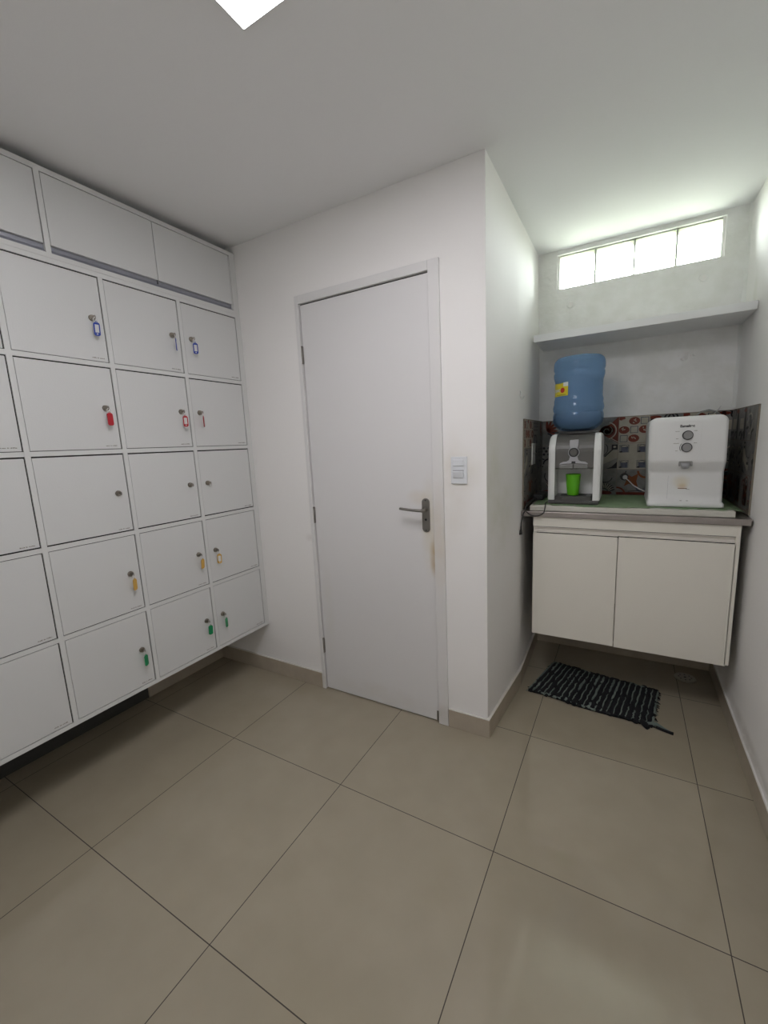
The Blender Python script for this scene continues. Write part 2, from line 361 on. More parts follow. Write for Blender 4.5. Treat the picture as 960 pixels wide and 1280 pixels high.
# baseboards
def bb(name, x0, x1, y0, y1, h=.09, label=''):
    o = MB().box(x0, x1, y0, y1, 0, h, m_base, .0015, 1).box(x0, x1, y0, y1, h, h+.0025, m_grout).obj(name); struct(o, label); return o
bb('baseboard_back_left', -1.839, -.978, -.011, 0, .092, 'beige tile baseboard left of the door')
bb('baseboard_back_right', -.193, .0105, -.011, 0, .092, 'beige tile baseboard right of the door')
w = MB(); w.prism([(0, 0), (.011, 0), (.047, .5), (.030, D), (.0, D)], 'z', 0, .092, m_base).prism([(0, 0), (.011, 0), (.047, .5), (.030, D), (.0, D)], 'z', .092, .0945, m_grout)
struct(w.obj('baseboard_alcove'), 'beige tile baseboard along the alcove side')
bb('baseboard_right', WX-.011, WX, YF, D, .088, 'beige tile baseboard on the right wall')
bb('baseboard_left', XL, XL+.011, -.53, 0, .17, 'beige tile baseboard under the lockers')
bb('baseboard_alcove_back', .03, WX-.011, D-.011, D, .092, 'beige tile baseboard at the back of the alcove')
o = MB().box(XL, XL+.006, YF, -.531, 0, .20, m_dgrey).obj('trim_6'); struct(o, 'dark grey strip low on the left wall under the lockers')  # thin flat dark grey strip on the lower left wall
# chipped mortar edge on the right baseboard
w = MB(); rings = []
for k in range(46):
    y = -.6+(D+.6)*k/45; hh = .03+random.uniform(-.012, .02)
    rings.append([(WX-.010, y, .088), (WX+.001, y, .088), (WX+.001, y, .09+hh), (WX-.004, y, .094)])
w.loft(rings, m_right, sm=False); struct(w.obj('trim_2'), 'chipped plaster edge above the right baseboard')

# glass block window
wd = empty('window_1', ((WX0+WX1)/2, D+.09, WZ0), 'high strip window of four clear glass blocks', None, kind='structure'); wd['category'] = 'window'
Y0, Y1 = D+.023, D+.103; gx0, gx1 = WX0+.004, WX1-.004; nB = 4; jw = .009; bw = (gx1-gx0-jw*5)/4
gz0, gz1 = WZ0+.004, WZ1-.004
fr = MB()
fr.box(WX0, WX1, Y0, Y1, WZ0, WZ0+.004, m_mortar).box(WX0, WX1, Y0, Y1, WZ1-.004, WZ1, m_mortar)
for k in range(5):
    xa = gx0+k*(bw+jw); fr.box(xa if k else WX0, xa+jw if k < 4 else WX1, Y0-.002, Y1, WZ0, WZ1, m_mortar if 0 < k < 4 else m_wall)
fr.obj('window_frame', wd)
for k in range(4):
    xa = gx0+jw+k*(bw+jw); g = MB()
    g.poly([(xa, Y0+.010, gz0), (xa+bw, Y0+.010, gz0), (xa+bw, Y0+.010, gz1), (xa, Y0+.010, gz1)], m_glassd)
    g.box(xa, xa+bw, Y0+.004, Y0+.008, gz0, gz1, m_glass)
    g.box(xa, xa+bw, Y1-.012, Y1-.006, gz0, gz1, m_glass)
    e_ = .004
    # thick moulded rim of the block with a wavy inner edge, seen as green glass
    top = [(xa, gz1), (xa+bw, gz1)] + [(xa+bw-bw*j/14, gz1-.012-.006*math.sin(j*1.3+k)*(1 if 0 < j < 14 else 0)) for j in range(15)]
    g.prism(top, 'y', Y0+.02, Y0+.035, m_glassedge)
    g.box(xa, xa+e_, Y0+.02, Y0+.035, gz0, gz1-.01, m_glassedge); g.box(xa+bw-e_, xa+bw, Y0+.02, Y0+.035, gz0, gz1-.01, m_glassedge)
    g.obj('glass_block', wd)

# ------------------------------------------------------------------ door
dr = empty('door_1', (-.6, 0, 0), 'white painted flush door with steel lever handle', None, kind='structure'); dr['category'] = 'door'
xa, xb = DOOR; fx0, fx1, fz = -.9766, -.1951, 2.1439
f = MB()
f.box(fx0, xa-.004, -.012, .11, 0, fz, m_frame, .002, 2); f.box(xb+.003, fx1, -.012, .11, 0, fz, m_frame, .002, 2); f.box(xa-.004, xb+.003, -.012, .11, 2.104, fz, m_frame, .002, 2)
f.box(xa-.006, xa+.015, .036, .11, 0, 2.1, m_frame); f.box(xb-.015, xb+.005, .036, .11, 0, 2.1, m_frame); f.box(xa, xb, .036, .11, 2.085, 2.106, m_frame)
f.box(xa, xb, .038, .11, 0, .02, m_dark)
f.box(xb-.0005, xb+.0032, .008, .05, 0, 2.104, m_dark); f.box(xa-.004, xa+.0005, .008, .05, 0, 2.104, m_dark); f.box(xa-.004, xb+.003, .008, .05, 2.0995, 2.1045, m_dark)  # near-black strips paint the shade in the gaps around the leaf
f.obj('door_frame', dr)
MB().box(xa+.0005, xb-.001, 0.0, .034, .006, 2.0985, m_door, .0015, 1).obj('door_leaf', dr)
for z in (1.860, 1.03, .27):
    h = MB(); h.cyl((xa-.002, -.004, z-.04), (xa-.002, -.004, z+.04), .0055, m_steel, n=12)
    for q in (-.041, .041): h.cyl((xa-.002, -.004, z+q-.003), (xa-.002, -.004, z+q+.003), .0065, m_steel, n=12)
    h.box(xa-.001, xa+.004, -.002, .001, z-.04, z+.04, m_steel); h.obj('hinge', dr)
hx = -.287
pts = []
for k in range(13): a = PI*k/12; pts.append((hx+.0195*math.cos(a), 1.118+.0195*math.sin(a)))
for k in range(13): a = PI+PI*k/12; pts.append((hx+.0195*math.cos(a), .996+.0195*math.sin(a)))
h = MB(); h.prism(pts, 'y', -.006, .0005, m_steel, .0015, seg=2)
h.cyl((hx, -.006, 1.128), (hx, -.0075, 1.128), .004, m_dkp, n=12).cyl((hx, -.006, .986), (hx, -.0075, .986), .004, m_dkp, n=12)
hp = h.obj('door_handle', dr)
h = MB(); h.cyl((hx, -.005, 1.085), (hx, -.045, 1.085), .0095, m_steel, n=16)
h.tube([(hx+.008, -.048, 1.085), (hx-.01, -.052, 1.086), (hx-.05, -.052, 1.087), (hx-.1, -.050, 1.091), (hx-.112, -.049, 1.092)], [.009, .0095, .0085, .0085, .008], m_steel, 12, flat=.75)
h.obj('lever', hp)
MB().cyl((hx, -.0055, 1.037), (hx, -.0072, 1.037), .0055, m_black, n=16).obj('keyhole', hp)
MB().box(xb-.010, xb-.001, -.003, .0005, .006, .06, m_steel).obj('kick_strip', dr)

# light switch
sw = empty('light_switch', (-.121, 0, 1.265), 'white light switch plate with two rockers, on the wall right of the door', 'switch')
MB().box(-.158, -.084, -.009, 0, 1.206, 1.325, m_swt, .003, 2).obj('cover_plate', sw)
MB().box(-.147, -.099, -.0125, -.0085, 1.285, 1.312, m_swt, .0015, 1).obj('rocker', sw)
R = Matrix.Rotation(.22, 4, 'X')
MB().box(-.147, -.099, -.0155, -.0085, 1.232, 1.262, m_swt, .0015, 1, R).obj('rocker', sw)
MB().box(-.148, -.098, -.0105, -.0088, 1.2635, 1.2665, m_swd).obj('module_gap', sw)

# ------------------------------------------------------------------ locker bank
TH = .018
ycol = [0, -.3758, -.7213, -1.0673, -1.413, -1.759]
zrow = [2.118, 1.7666, 1.4128, 1.055, .6945, .333]
lk = empty('locker_bank', ((LX+XL)/2, -.88, .324), 'bank of small square white laminate lockers hung on the left wall', 'lockers')
c = MB()
c.box(XL+.003, LX, -.034, -.0015, .324, 2.127, m_lock); c.box(XL+.003, LX, ycol[5]-.018, ycol[5], .324, 2.127, m_lock)
for y in ycol[1:5]: c.box(XL+.003, LX, y-.009, y+.009, .324, 2.127, m_lock)
for z in zrow: c.box(XL+.003, LX-.0002, ycol[5], -.033, z-.009, z+.009, m_lock)
c.box(XL+.003, XL+.012, ycol[5], -.033, .33, 2.12, m_dark)
c.obj('carcass', lk)
def marks(mb, y1, z, n=11):
    y = y1-.05
    for g in range(3):
        for k in range((5, 2, 6)[g]):
            hgt = random.choice((.0028, .0034, .0040)); wd_ = random.uniform(.0013, .0022)
            mb.box(LX-.0012, LX-.0006, y, y+wd_, z, z+hgt, m_ink)
            if random.random() < .6: mb.box(LX-.0012, LX-.0006, y+wd_, y+wd_+.0009, z+random.choice((0, hgt*.7)), z+hgt*.3+random.choice((0, hgt*.7)), m_ink)
            y += wd_+.0014
        y += .0028
gap_shade = MB()  # near-black backing added behind the locker door edges to paint gap shade
side = ['L', 'R', 'R', 'L', 'R']     # lock side per column counted from the corner
locks = {}
for ci in range(5):
    yr = -.034 if ci == 0 else ycol[ci]-.009; yl = ycol[ci+1]+.009
    if ci == 4: yl = ycol[5]
    for ri in range(5):
        zt = zrow[ri]-.009; zb = zrow[ri+1]+.009
        gT = (.005, .005, .006, .0028, .0026)[ri]; gB = (.0024, .0024, .0055, .0036, .0026)[ri]
        d = MB(); d.box(LX-.006, LX-.001, yl+.0018, yr-.0042, zb+gB, zt-gT, m_lockd, .0006, 1)
        do = d.obj('locker_door', lk); gap_shade.box(LX-.022, LX-.0175, yl-.001, yr+.001, zb-.001, zt+.001, m_dark).box(LX-.0178, LX-.006, yr-.0040, yr+.0002, zb, zt, m_dark).box(LX-.0178, LX-.006, yl-.0002, yl+.0016, zb, zt, m_dark).box(LX-.0178, LX-.006, yl, yr, zt-gT-.0004, zt+.0002, m_dark).box(LX-.0178, LX-.006, yl, yr, zb-.0002, zb+gB+.0004, m_dark)
        ly = (yr-.045) if side[ci] == 'R' else (yl+.040); lz = (zt+zb)/2+.001
        lb = MB(); lb.cyl((LX-.004, ly, lz), (LX+.006, ly, lz), .0125, m_keym, r1=.0115, n=20).cyl((LX+.006, ly, lz), (LX+.009, ly, lz), .007, m_keym, n=16)
        lb.box(LX+.009, LX+.0095, ly-.0008, ly+.0008, lz-.004, lz+.004, m_dark)
        lb.obj('lock', do)
        mk = MB(); marks(mk, yr-.014, zb+.013); mo = mk.obj('name_label', do)
        locks[(ri, ci)] = (ly, lz)

gap_shade.obj('gap_shade_lining', lk)
# upper cabinet
uc = empty('overhead_cabinet', ((LX+XL)/2, -.88, 2.1275), 'long white overhead cabinet resting above the lockers, just under the ceiling', 'cabinet')
c = MB()
c.box(XL+.003, LX, -.038, -.0015, 2.1275, 2.440, m_lock); c.box(XL+.003, LX, -1.777, -1.759, 2.1275, 2.440, m_lock)
c.box(XL+.003, LX, -.8995, -.8815, 2.1275, 2.440, m_lock)
c.box(XL+.003, LX-.0002, -1.76, -.037, 2.1275, 2.145, m_lock); c.box(XL+.003, LX-.0002, -1.76, -.037, 2.421, 2.440, m_lock)
c.box(XL+.003, XL+.012, -1.76, -.037, 2.14, 2.43, m_dark); c.box(LX-.022, LX-.020, -1.76, -.037, 2.145, 2.42, m_dark)
c.obj('carcass', uc)
for (ya, yb) in ((-1.757, -1.331), (-1.328, -.9025), (-.879, -.4640), (-.4612, -.0455)):
    MB().box(LX-.017, LX-.001, ya, yb, 2.1745, 2.4185, m_lockd, .0006, 1).obj('cabinet_door', uc)
MB().box(LX-.012, LX-.0015, -.0435, -.0395, 2.150, 2.416, m_lock).obj('filler_strip', uc)
for (ya, yb) in ((-1.759, -.8995), (-.8815, -.038)):
    p = MB(); p.prism([(LX-.018, 2.1455), (LX-.006, 2.1455), (LX-.006, 2.149), (LX-.014, 2.160), (LX-.014, 2.174), (LX-.018, 2.174)], 'y', ya, yb, m_alu); p.obj('finger_pull', uc)
MB().box(LX-.006, LX-.002, -.4672, -.4642, 2.158, 2.174, m_black).obj('door_bumper', uc)

# keys with tags
def make_key(ly, lz, colr, ang, has_ring, has_tag, label, tilt=0, face=True):
    t = empty('key_with_tag' if has_tag else 'key', (LX+.0095, ly, lz), label, 'key')
    if has_tag: t['group'] = 'locker keys with tags'
    else: t['group'] = 'locker keys without tags'
    x0 = LX+.0095
    k = MB(); k.box(x0-.0002, x0+.007, ly-.001, ly+.001, lz-.0035, lz+.0035, m_keym)
    k.cyl((x0+.012, ly-.0012, lz), (x0+.012, ly+.0012, lz), .0075, m_chrome, n=20)
    k.obj('key_blade', t)
    if has_ring:
        r = MB(); ca = math.cos(ang); sa = math.sin(ang); cx, cz = x0+.015, lz-.012; pts = []
        for j in range(20):
            a = 2*PI*j/20; pts.append((cx+.0100*math.cos(a)*.55*ca, ly+.0100*math.cos(a)*sa*.8, cz+.0100*math.sin(a)))
        r.tube(pts, .0013, m_ring, 6, closed=True); r.obj('key_ring', t)
    if has_tag:
        g = MB(); hw, hh = .0112, .0255; zc = lz-.021-hh
        def cap(hw, hh, rad, n=6):
            P = []
            for (sx_, sz_, a0) in ((1, 1, 0), (-1, 1, PI/2), (-1, -1, PI), (1, -1, 1.5*PI)):
                for q in range(n+1):
                    a = a0+PI/2*q/n; P.append((sx_*(hw-rad)+rad*math.cos(a), sz_*(hh-rad)+rad*math.sin(a)))
            return P
        g.prism(cap(hw, hh, .008), 'y', -.0016, .0016, colr, .0004, seg=1)
        g.tube([(.003*math.cos(2*PI*q/12), 0, hh+.0015+.003*math.sin(2*PI*q/12)) for q in range(12)], .0011, colr, 6, closed=True)
        paper = MB()
        if face:
            for s_ in (-1, 1): paper.box(-.0068, .0068, min(s_*.0016, s_*.0022), max(s_*.0016, s_*.0022), -.013, .017, m_paper)
            for s_ in (-1, 1): paper.cyl((0, s_*.0015, -.0185), (0, s_*.0022, -.0185), .0028, m_paper, n=12)
        mt = Matrix.Translation((x0+.016, ly, zc)) @ Matrix.Rotation(tilt, 4, 'Y') @ Matrix.Rotation(ang, 4, 'Z')
        g.move(mt); tg = g.obj('tag', t)
        if face: paper.move(mt); paper.obj('paper_insert', tg)
        else: paper.bm.free()
    return t
colr = {0: (m_blue, 'blue'), 1: (m_red, 'red'), 3: (m_yel, 'amber'), 4: (m_grn, 'green')}
rown = ['top row', 'second row', 'middle row', 'fourth row', 'bottom row']
coln = ['column nearest the door wall', 'second column from the corner', 'third column from the corner']
# camera looks from the right: angle ~ +60deg turns the flat of the tag to the view
angs = {(0, 2): 1.35, (0, 1): 2.45, (0, 0): 1.1, (1, 2): 1.55, (1, 1): 1.05, (1, 0): 2.35, (3, 2): 2.0, (3, 1): 1.8, (3, 0): .85, (4, 2): 2.0, (4, 1): 1.3, (4, 0): 2.0}
noface = {(1, 2), (3, 1), (4, 1), (3, 2), (4, 2), (4, 0), (1, 0)}
for ri in range(5):
    for ci in range(3):
        ly, lz = locks[(ri, ci)]
        if ri == 2:
            make_key(ly, lz, None, 1.9, ci == 0, False, ('tagless key with wire ring in %s locker, %s' if ci == 0 else 'bare key without ring in %s locker, %s') % (rown[ri], coln[ci]))
            continue
        cm, cn = colr[ri]
        make_key(ly, lz, cm, angs[(ri, ci)], True, True, 'key with %s tag in %s locker, %s' % (cn, rown[ri], coln[ci]), tilt=random.uniform(-.05, .12), face=(ri, ci) not in noface)

# ------------------------------------------------------------------ ceiling light
cl = empty('ceiling_light', (-.092, -1.115, H), 'square white LED ceiling panel glowing above the room', 'ceiling light')
lw = .2
MB().box(-.392, .208, -1.415, -.815, H-.006, H, m_whitep, .001, 1).box(-.392, -.389, -1.415, -.815, H-.018, H-.005, m_whitep).box(.205, .208, -1.415, -.815, H-.018, H-.005, m_whitep).box(-.392, .208, -1.415, -1.412, H-.018, H-.005, m_whitep).box(-.392, .208, -.818, -.815, H-.018, H-.005, m_whitep).obj('frame', cl)
m_emit = bpy.data.materials.new('led_diffuser'); m_emit.use_nodes = True; n = m_emit.node_tree; n.nodes.clear()
eo = n.nodes.new('ShaderNodeOutputMaterial'); em = n.nodes.new('ShaderNodeEmission'); em.inputs[0].default_value = (.985, .96, 1.0, 1); em.inputs[1].default_value = LAMP_STRENGTH
n.links.new(em.outputs[0], eo.inputs[0])
MB().box(-.388, .204, -1.411, -.819, H-.018, H-.006, m_emit).obj('diffuser', cl)

# ------------------------------------------------------------------ alcove shelf
sh = MB(); sh.box(.037, 1.0, .805, D, 1.917, 1.954, m_shelf, .001, 1)
tag(sh.obj('wall_shelf'), 'thick grey white wall shelf across the alcove below the window', 'shelf')

# ------------------------------------------------------------------ patterned tiles
TS = .155
def tile_motif(put, kind, rnd):
    """put(list of (u,v) in 0..1, material, level)"""
    def ell(cx, cy, rx, ry, m, lv=1, n=20, rot=0):
        put([(cx+rx*math.cos(a)*math.cos(rot)-ry*math.sin(a)*math.sin(rot), cy+rx*math.cos(a)*math.sin(rot)+ry*math.sin(a)*math.cos(rot)) for a in [2*PI*k/n for k in range(n)]], m, lv)
    def rect(x0, y0, x1, y1, m, lv=1): put([(x0, y0), (x1, y0), (x1, y1), (x0, y1)], m, lv)
    def line(x0, y0, x1, y1, w, m, lv=2):
        dx, dy = x1-x0, y1-y0; L = math.hypot(dx, dy); nx, ny = -dy/L*w/2, dx/L*w/2
        put([(x0+nx, y0+ny), (x1+nx, y1+ny), (x1-nx, y1-ny), (x0-nx, y0-ny)], m, lv)
    def arc(cx, cy, r, a0, a1, w, m, lv=2, n=10):
        P = [(cx+(r+w/2)*math.cos(a0+(a1-a0)*k/n), cy+(r+w/2)*math.sin(a0+(a1-a0)*k/n)) for k in range(n+1)]
        Q = [(cx+(r-w/2)*math.cos(a0+(a1-a0)*k/n), cy+(r-w/2)*math.sin(a0+(a1-a0)*k/n)) for k in range(n, -1, -1)]
        for k in range(n): put([P[k], P[k+1], Q[n-k-1], Q[n-k]], m, lv)
    C = [.17, .5, .83]
    if kind == 'rust_medallions':
        rect(0, 0, 1, 1, m_tilebg, 0)
        for i in range(3):
            for j in range(3):
                if i == j:
                    rect(C[i]-.13, C[j]-.13, C[i]+.13, C[j]+.13, m_tblu, 1); rect(C[i]-.105, C[j]-.105, C[i]+.105, C[j]+.105, m_tilebg, 2)
                elif abs(i-j) == 1:
                    ell(C[i], C[j], .18 if i > j or True else .15, .145, m_tred, 1)
                    for q in range(4): ell(C[i]+rnd.uniform(-.07, .07), C[j]+rnd.uniform(-.07, .07), .035, .018, m_tilebg, 2, 8, rnd.random()*3)
                else: ell(C[i], C[j], .10, .09, m_tilebg, 1)
        ell(.08, .95, .12, .08, m_tred, 1)
    elif kind == 'blue_cross':
        rect(0, 0, 1, 1, m_tilebg, 0)
        for (a, b_) in ((.2, .2), (.2, .8), (.8, .2), (.8, .8)):
            rect(a-.17, b_-.15, a+.17, b_+.15, m_tgrey, 1); rect(a-.10, b_-.14, a+.13, b_+.06, m_tblu, 2)
            ell(a+(.02 if a < .5 else -.02), b_+.10, .12, .035, m_tilebg, 3); ell(a-.1, b_-.12, .05, .03, m_tdark, 3)
            arc(a, b_, .13, .3, 2.6, .02, m_tdark, 3)
    elif kind == 'orange_star':
        rect(0, 0, 1, 1, m_tgrey, 0)
        put([(.25, .35), (.42, .45), (.72, .32), (.66, .55), (.72, .85), (.5, .72), (.22, .9), (.34, .62)], m_tora, 1)
        arc(.95, .95, .25, PI, 1.5*PI, .07, m_tora, 1); arc(.0, .0, .3, 0, PI/2, .06, m_tred, 1); arc(.8, .3, .13, 3, 6, .05, m_tblu, 2); line(.4, .15, .9, .2, .02, m_tdark); arc(.1, .95, .2, -PI/2, 0, .03, m_tdark)
        rect(0, 0, 1, .12, m_tred, 2)
    elif kind == 'red_rosette':
        rect(0, 0, 1, 1, m_tgrey, 0)
        put([(.95, 1), (1, 1), (1, 0), (.85, .1), (.3, .45), (.4, .62), (.7, .75)], m_tred, 1)
        arc(.58, .5, .33, -1.3, 1.3, .04, m_tilebg, 2); ell(.6, .5, .24, .2, m_tred, 1)
        for q in range(7): arc(.6, .5, .06+.02*q, q, q+1.4, .015, m_tilebg, 3)
        line(.75, .2, .98, .05, .03, m_tilebg)
    elif kind == 'grey_geometry':
        rect(0, 0, 1, 1, m_tgrey, 0); put([(.3, .1), (1, .45), (1, .75), (.8, .75), (.25, .25)], m_tilebg, 1)
        arc(.35, .8, .3, -2, .8, .025, m_tdark); line(.55, .5, .85, .82, .04, m_tdark); rect(.78, .78, .98, .97, m_tdark, 2); ell(.88, .88, .05, .04, m_tilebg, 3)
        rect(.3, .3, .5, .38, m_tdark, 2); put([(.8, .1), (.98, .3), (.98, .05), (.6, .02)], m_tdark, 2)
    elif kind == 'leaf_spray':
        rect(0, 0, 1, 1, m_tgrey, 0)
        for q in range(8): a = .3+q*.22; ell(.55+.28*math.cos(a), .1+.28*math.sin(a), .15, .03, m_tdark, 1, 10, a)
        for q in range(7): a = .4+q*.24; ell(.55+.28*math.cos(a), .1+.28*math.sin(a), .12, .018, m_tilebg, 2, 8, a+.15)
        arc(.6, .75, .25, 2.6, 6, .03, m_tdark); ell(.55, .08, .3, .08, m_tred, 1)
    elif kind == 'dots':
        rect(0, 0, 1, 1, m_tgrey, 0)
        for i in range(5):
            for j in range(3): ell(.12+.19*i+(.09 if j % 2 else 0), .65+.13*j, .055, .05, m_tdark, 1, 8)
        arc(.5, .25, .2, 0, 3.2, .06, m_tdark); arc(.25, .3, .16, 1, 5, .05, m_tdark); ell(.7, .2, .1, .06, m_tdark)
    elif kind == 'red_lily':
        rect(0, 0, 1, 1, m_tgrey, 0)
        for q in range(6): a = -.5+q*.42; ell(.42+.2*math.cos(a), .62+.2*math.sin(a), .22, .05, m_tred, 1, 12, a)
        arc(.4, .25, .25, -1.2, 1.4, .05, m_tdark); line(.6, .55, 1, .5, .035, m_tdark); arc(.8, .3, .15, 1, 4, .03, m_tdark)
    elif kind == 'cream_square':
        rect(0, 0, 1, 1, m_tgrey, 0); rect(.02, .05, .2, .95, m_tdark, 1); rect(.3, .35, .75, .68, m_tilebg, 2)
        for q in range(6): arc(rnd.random(), rnd.choice((.12, .88)), .14, 0, 4, .05, m_tdark, 2)
        ell(.15, .92, .2, .06, m_tred, 2); line(.5, 0, .55, .3, .04, m_tdark)
    elif kind == 'dark_leaves':
        rect(0, 0, 1, 1, m_tgrey, 0)
        for q in range(9): a = rnd.random()*6; ell(rnd.uniform(.15, .85), rnd.uniform(.15, .85), .18, .045, rnd.choice((m_tdark, m_tblu, m_tdark)), 1+q % 3, 10, a)
        arc(.5, .5, .3, 0, 5, .04, m_tilebg, 4)
    elif kind == 'rust_vines':
        rect(0, 0, 1, 1, m_tgrey, 0); rect(.1, .1, .6, .9, m_tdark, 0)
        for q in range(10): arc(rnd.uniform(.1, .9), rnd.uniform(.1, .9), rnd.uniform(.08, .2), rnd.random()*6, rnd.random()*6+7, .05, rnd.choice((m_tora, m_tred, m_tgrey)), 1+q % 3)
def clip_put(w, frame, lo, hi):
    def put(P, m, lv):
        Q = [(min(1, max(0, u)), min(1, max(0, v))) for u, v in P]
        Q2 = []
        for p in Q:
            if not Q2 or (abs(p[0]-Q2[-1][0])+abs(p[1]-Q2[-1][1])) > 1e-5: Q2.append(p)
        if len(Q2) < 3 or (len(Q2) > 3 and False): return
        try: w.poly([frame(u, v, lv) for u, v in Q2], m)
        except ValueError: pass
    return put
rnd = random.Random(3)
ZT = [1.490, 1.3365, 1.182, 1.0275]
def tiles_back():
    w = MB(); w.box(.022, WX-.001, D-.006, D+.0005, 1.012, 1.492, m_tgro)
    xs = [.022, .16, .315, .470, .625, .78, .935, 1.001]
    kinds = [['red_lily', 'dots', 'leaf_spray'], ['red_lily', 'dots', 'leaf_spray'], ['red_rosette', 'grey_geometry', 'leaf_spray'], ['rust_medallions', 'blue_cross', 'orange_star'], ['cream_square', 'dark_leaves', 'rust_vines'], ['rust_medallions', 'grey_geometry', 'dark_leaves'], ['cream_square', 'dark_leaves', 'rust_vines']]
    for i in range(7):
        for r in range(3):
            xa, xb = xs[i]+.0012, xs[i+1]-.0012; za, zb = ZT[r+1]+.0012, ZT[r]-.0012
            x0 = xb-TS if i == 0 else xa
            def frame(u, v, lv, xa=xa, xb=xb, za=za, zb=zb, i=i):
                uu = u*TS
                X = (xb-TS+uu) if i == 0 else (xa+uu)
                return (min(xb, max(xa, X)), D-.0065-.00015*lv, za+(zb-za)*v)
            tile_motif(clip_put(w, frame, xa, xb), kinds[i][r], rnd)
    struct(w.obj('trim_3'), 'patterned tile splashback on the alcove back wall')
tiles_back()
def tiles_side(name, xf, y0, y1, sgn, kinds, lab, zlist=ZT):
    w = MB(); xf_ = xf
    w.box(min(xf, xf-sgn*.03), max(xf, xf-sgn*.03), y0, D-.007, 1.012, zlist[0]+.002, m_tgro)
    ys = [D-.008]
    while ys[-1]-TS > y0+.01: ys.append(ys[-1]-TS)
    ys.append(y0+.001)
    for i in range(len(ys)-1):
        for r in range(3):
            yb, ya = ys[i]-.0012, ys[i+1]+.0012; za, zb = zlist[r+1]+.0012, zlist[r]-.0012
            def frame(u, v, lv):
                Y = yb-TS+TS*u
                return (xf+sgn*(.0005+.00015*lv), min(yb, max(ya, Y)), za+(zb-za)*v)
            tile_motif(clip_put(w, frame, 0, 1), kinds[r][i % len(kinds[r])], rnd)
    struct(w.obj(name), lab)
tiles_side('trim_4', .041, .555, D, 1, [['red_lily', 'dots', 'rust_medallions', 'rust_medallions'], ['dots', 'dark_leaves', 'grey_geometry', 'grey_geometry'], ['leaf_spray', 'dark_leaves', 'orange_star', 'leaf_spray']], 'patterned tile splashback on the alcove left side')
tiles_side('trim_5', WX-.007, .60, D, -1, [['cream_square', 'cream_square', 'dark_leaves'], ['dark_leaves', 'dark_leaves', 'grey_geometry'], ['rust_vines', 'rust_vines', 'rust_vines']], 'patterned tile splashback on the right wall')

# wall outlet on left tiles, hook
o_ = empty('wall_outlet', (.0415, .79, 1.30), 'white outlet cover on the patterned tiles left of the water dispenser', 'outlet')
MB().box(.0415, .0495, .75, .83, 1.24, 1.36, m_whitep, .002, 2).obj('cover_plate', o_)
ol = MB()
for dy, dz in ((-.01, 0), (.01, 0), (0, .006)): ol.cyl((.0490, .79+dy, 1.30+dz), (.0502, .79+dy, 1.30+dz), .0025, m_black, n=10)
ol.obj('socket_holes', o_)
hk = MB(); hw_ = wall_off(.477, 1.6)
hk.tube([(hw_+.0, .477, 1.628), (hw_+.004, .477, 1.622), (hw_+.005, .477, 1.60), (hw_+.010, .474, 1.588), (hw_+.018, .470, 1.592), (hw_+.022, .468, 1.602)], .0024, m_whitep, 8)
tag(hk.obj('wall_hook'), 'small white adhesive hook on the alcove side wall', 'hook')

# ------------------------------------------------------------------ sink cabinet
CX0, CX1, CY, CZ0, CZ1 = .097, .965, .530, .318, .976
sc_ = empty('sink_cabinet', ((CX0+CX1)/2, .82, CZ0), 'cream two door cabinet hung under the steel counter', 'cabinet')
c = MB()
c.box(CX0, CX0+.016, CY+.018, D-.001, CZ0+.008, CZ1, m_cab); c.box(CX1-.016, CX1, CY, D-.001, CZ0+.004, CZ1, m_cab)
c.box(CX0, CX1, CY+.018, D-.001, CZ0+.008, CZ0+.024, m_cab); c.box(CX0+.016, CX1-.016, D-.02, D-.001, CZ0+.02, CZ1, m_cab)
c.box(CX0, CX1, CY+.001, CY+.016, .927, CZ1, m_cab); c.box(CX0+.01, CX1-.01, CY+.03, CY+.05, .88, .93, m_cab); c.box(CX0+.0165, CX1-.0165, CY+.006, CY+.017, .884, .8975, m_dark); c.box(CX0+.003, CX1-.014, CY+.0015, CY+.006, .9252, .9272, m_dark)
c.obj('carcass', sc_)
MB().box(CX0+.0005, .4965, CY, CY+.016, CZ0, .8905, m_cab, .0012, 1).obj('cabinet_door', sc_)
MB().box(.4995, CX1-.012, CY, CY+.016, CZ0-.002, .8925, m_cab, .0012, 1).obj('cabinet_door', sc_)
for a, b_, z_ in ((CX0+.002, .4975, .8955), (.4985, CX1-.014, .8975)):
    p = MB(); p.prism([(CY+.001, z_), (CY+.020, z_), (CY+.020, .925), (CY+.004, .925), (CY+.004, .921), (CY+.014, .919), (CY+.014, z_+.007), (CY+.001, z_+.004)], 'x', a, b_, m_cabs); p.obj('finger_pull', sc_)

# steel counter
ct = MB(); ct.box(.036, .998, .520, D-.007, .999, 1.0075, m_ctop, .001, 1); ct.box(.036, .994, .518, .528, .979, 1.0075, m_ctop, .002, 2)
ct.box(.040, .99, .528, D-.008, .9775, .999, m_ctop)
tag(ct.obj('steel_countertop'), 'stainless steel sink counter with folded front edge above the cabinet', 'countertop')
bd = MB(); bd.box(.0765, .943, .545, 1.08, 1.0085, 1.0345, m_board, .002, 2)
tag(bd.obj('laminate_board'), 'cream board laid over the steel counter to carry the appliances', 'board')
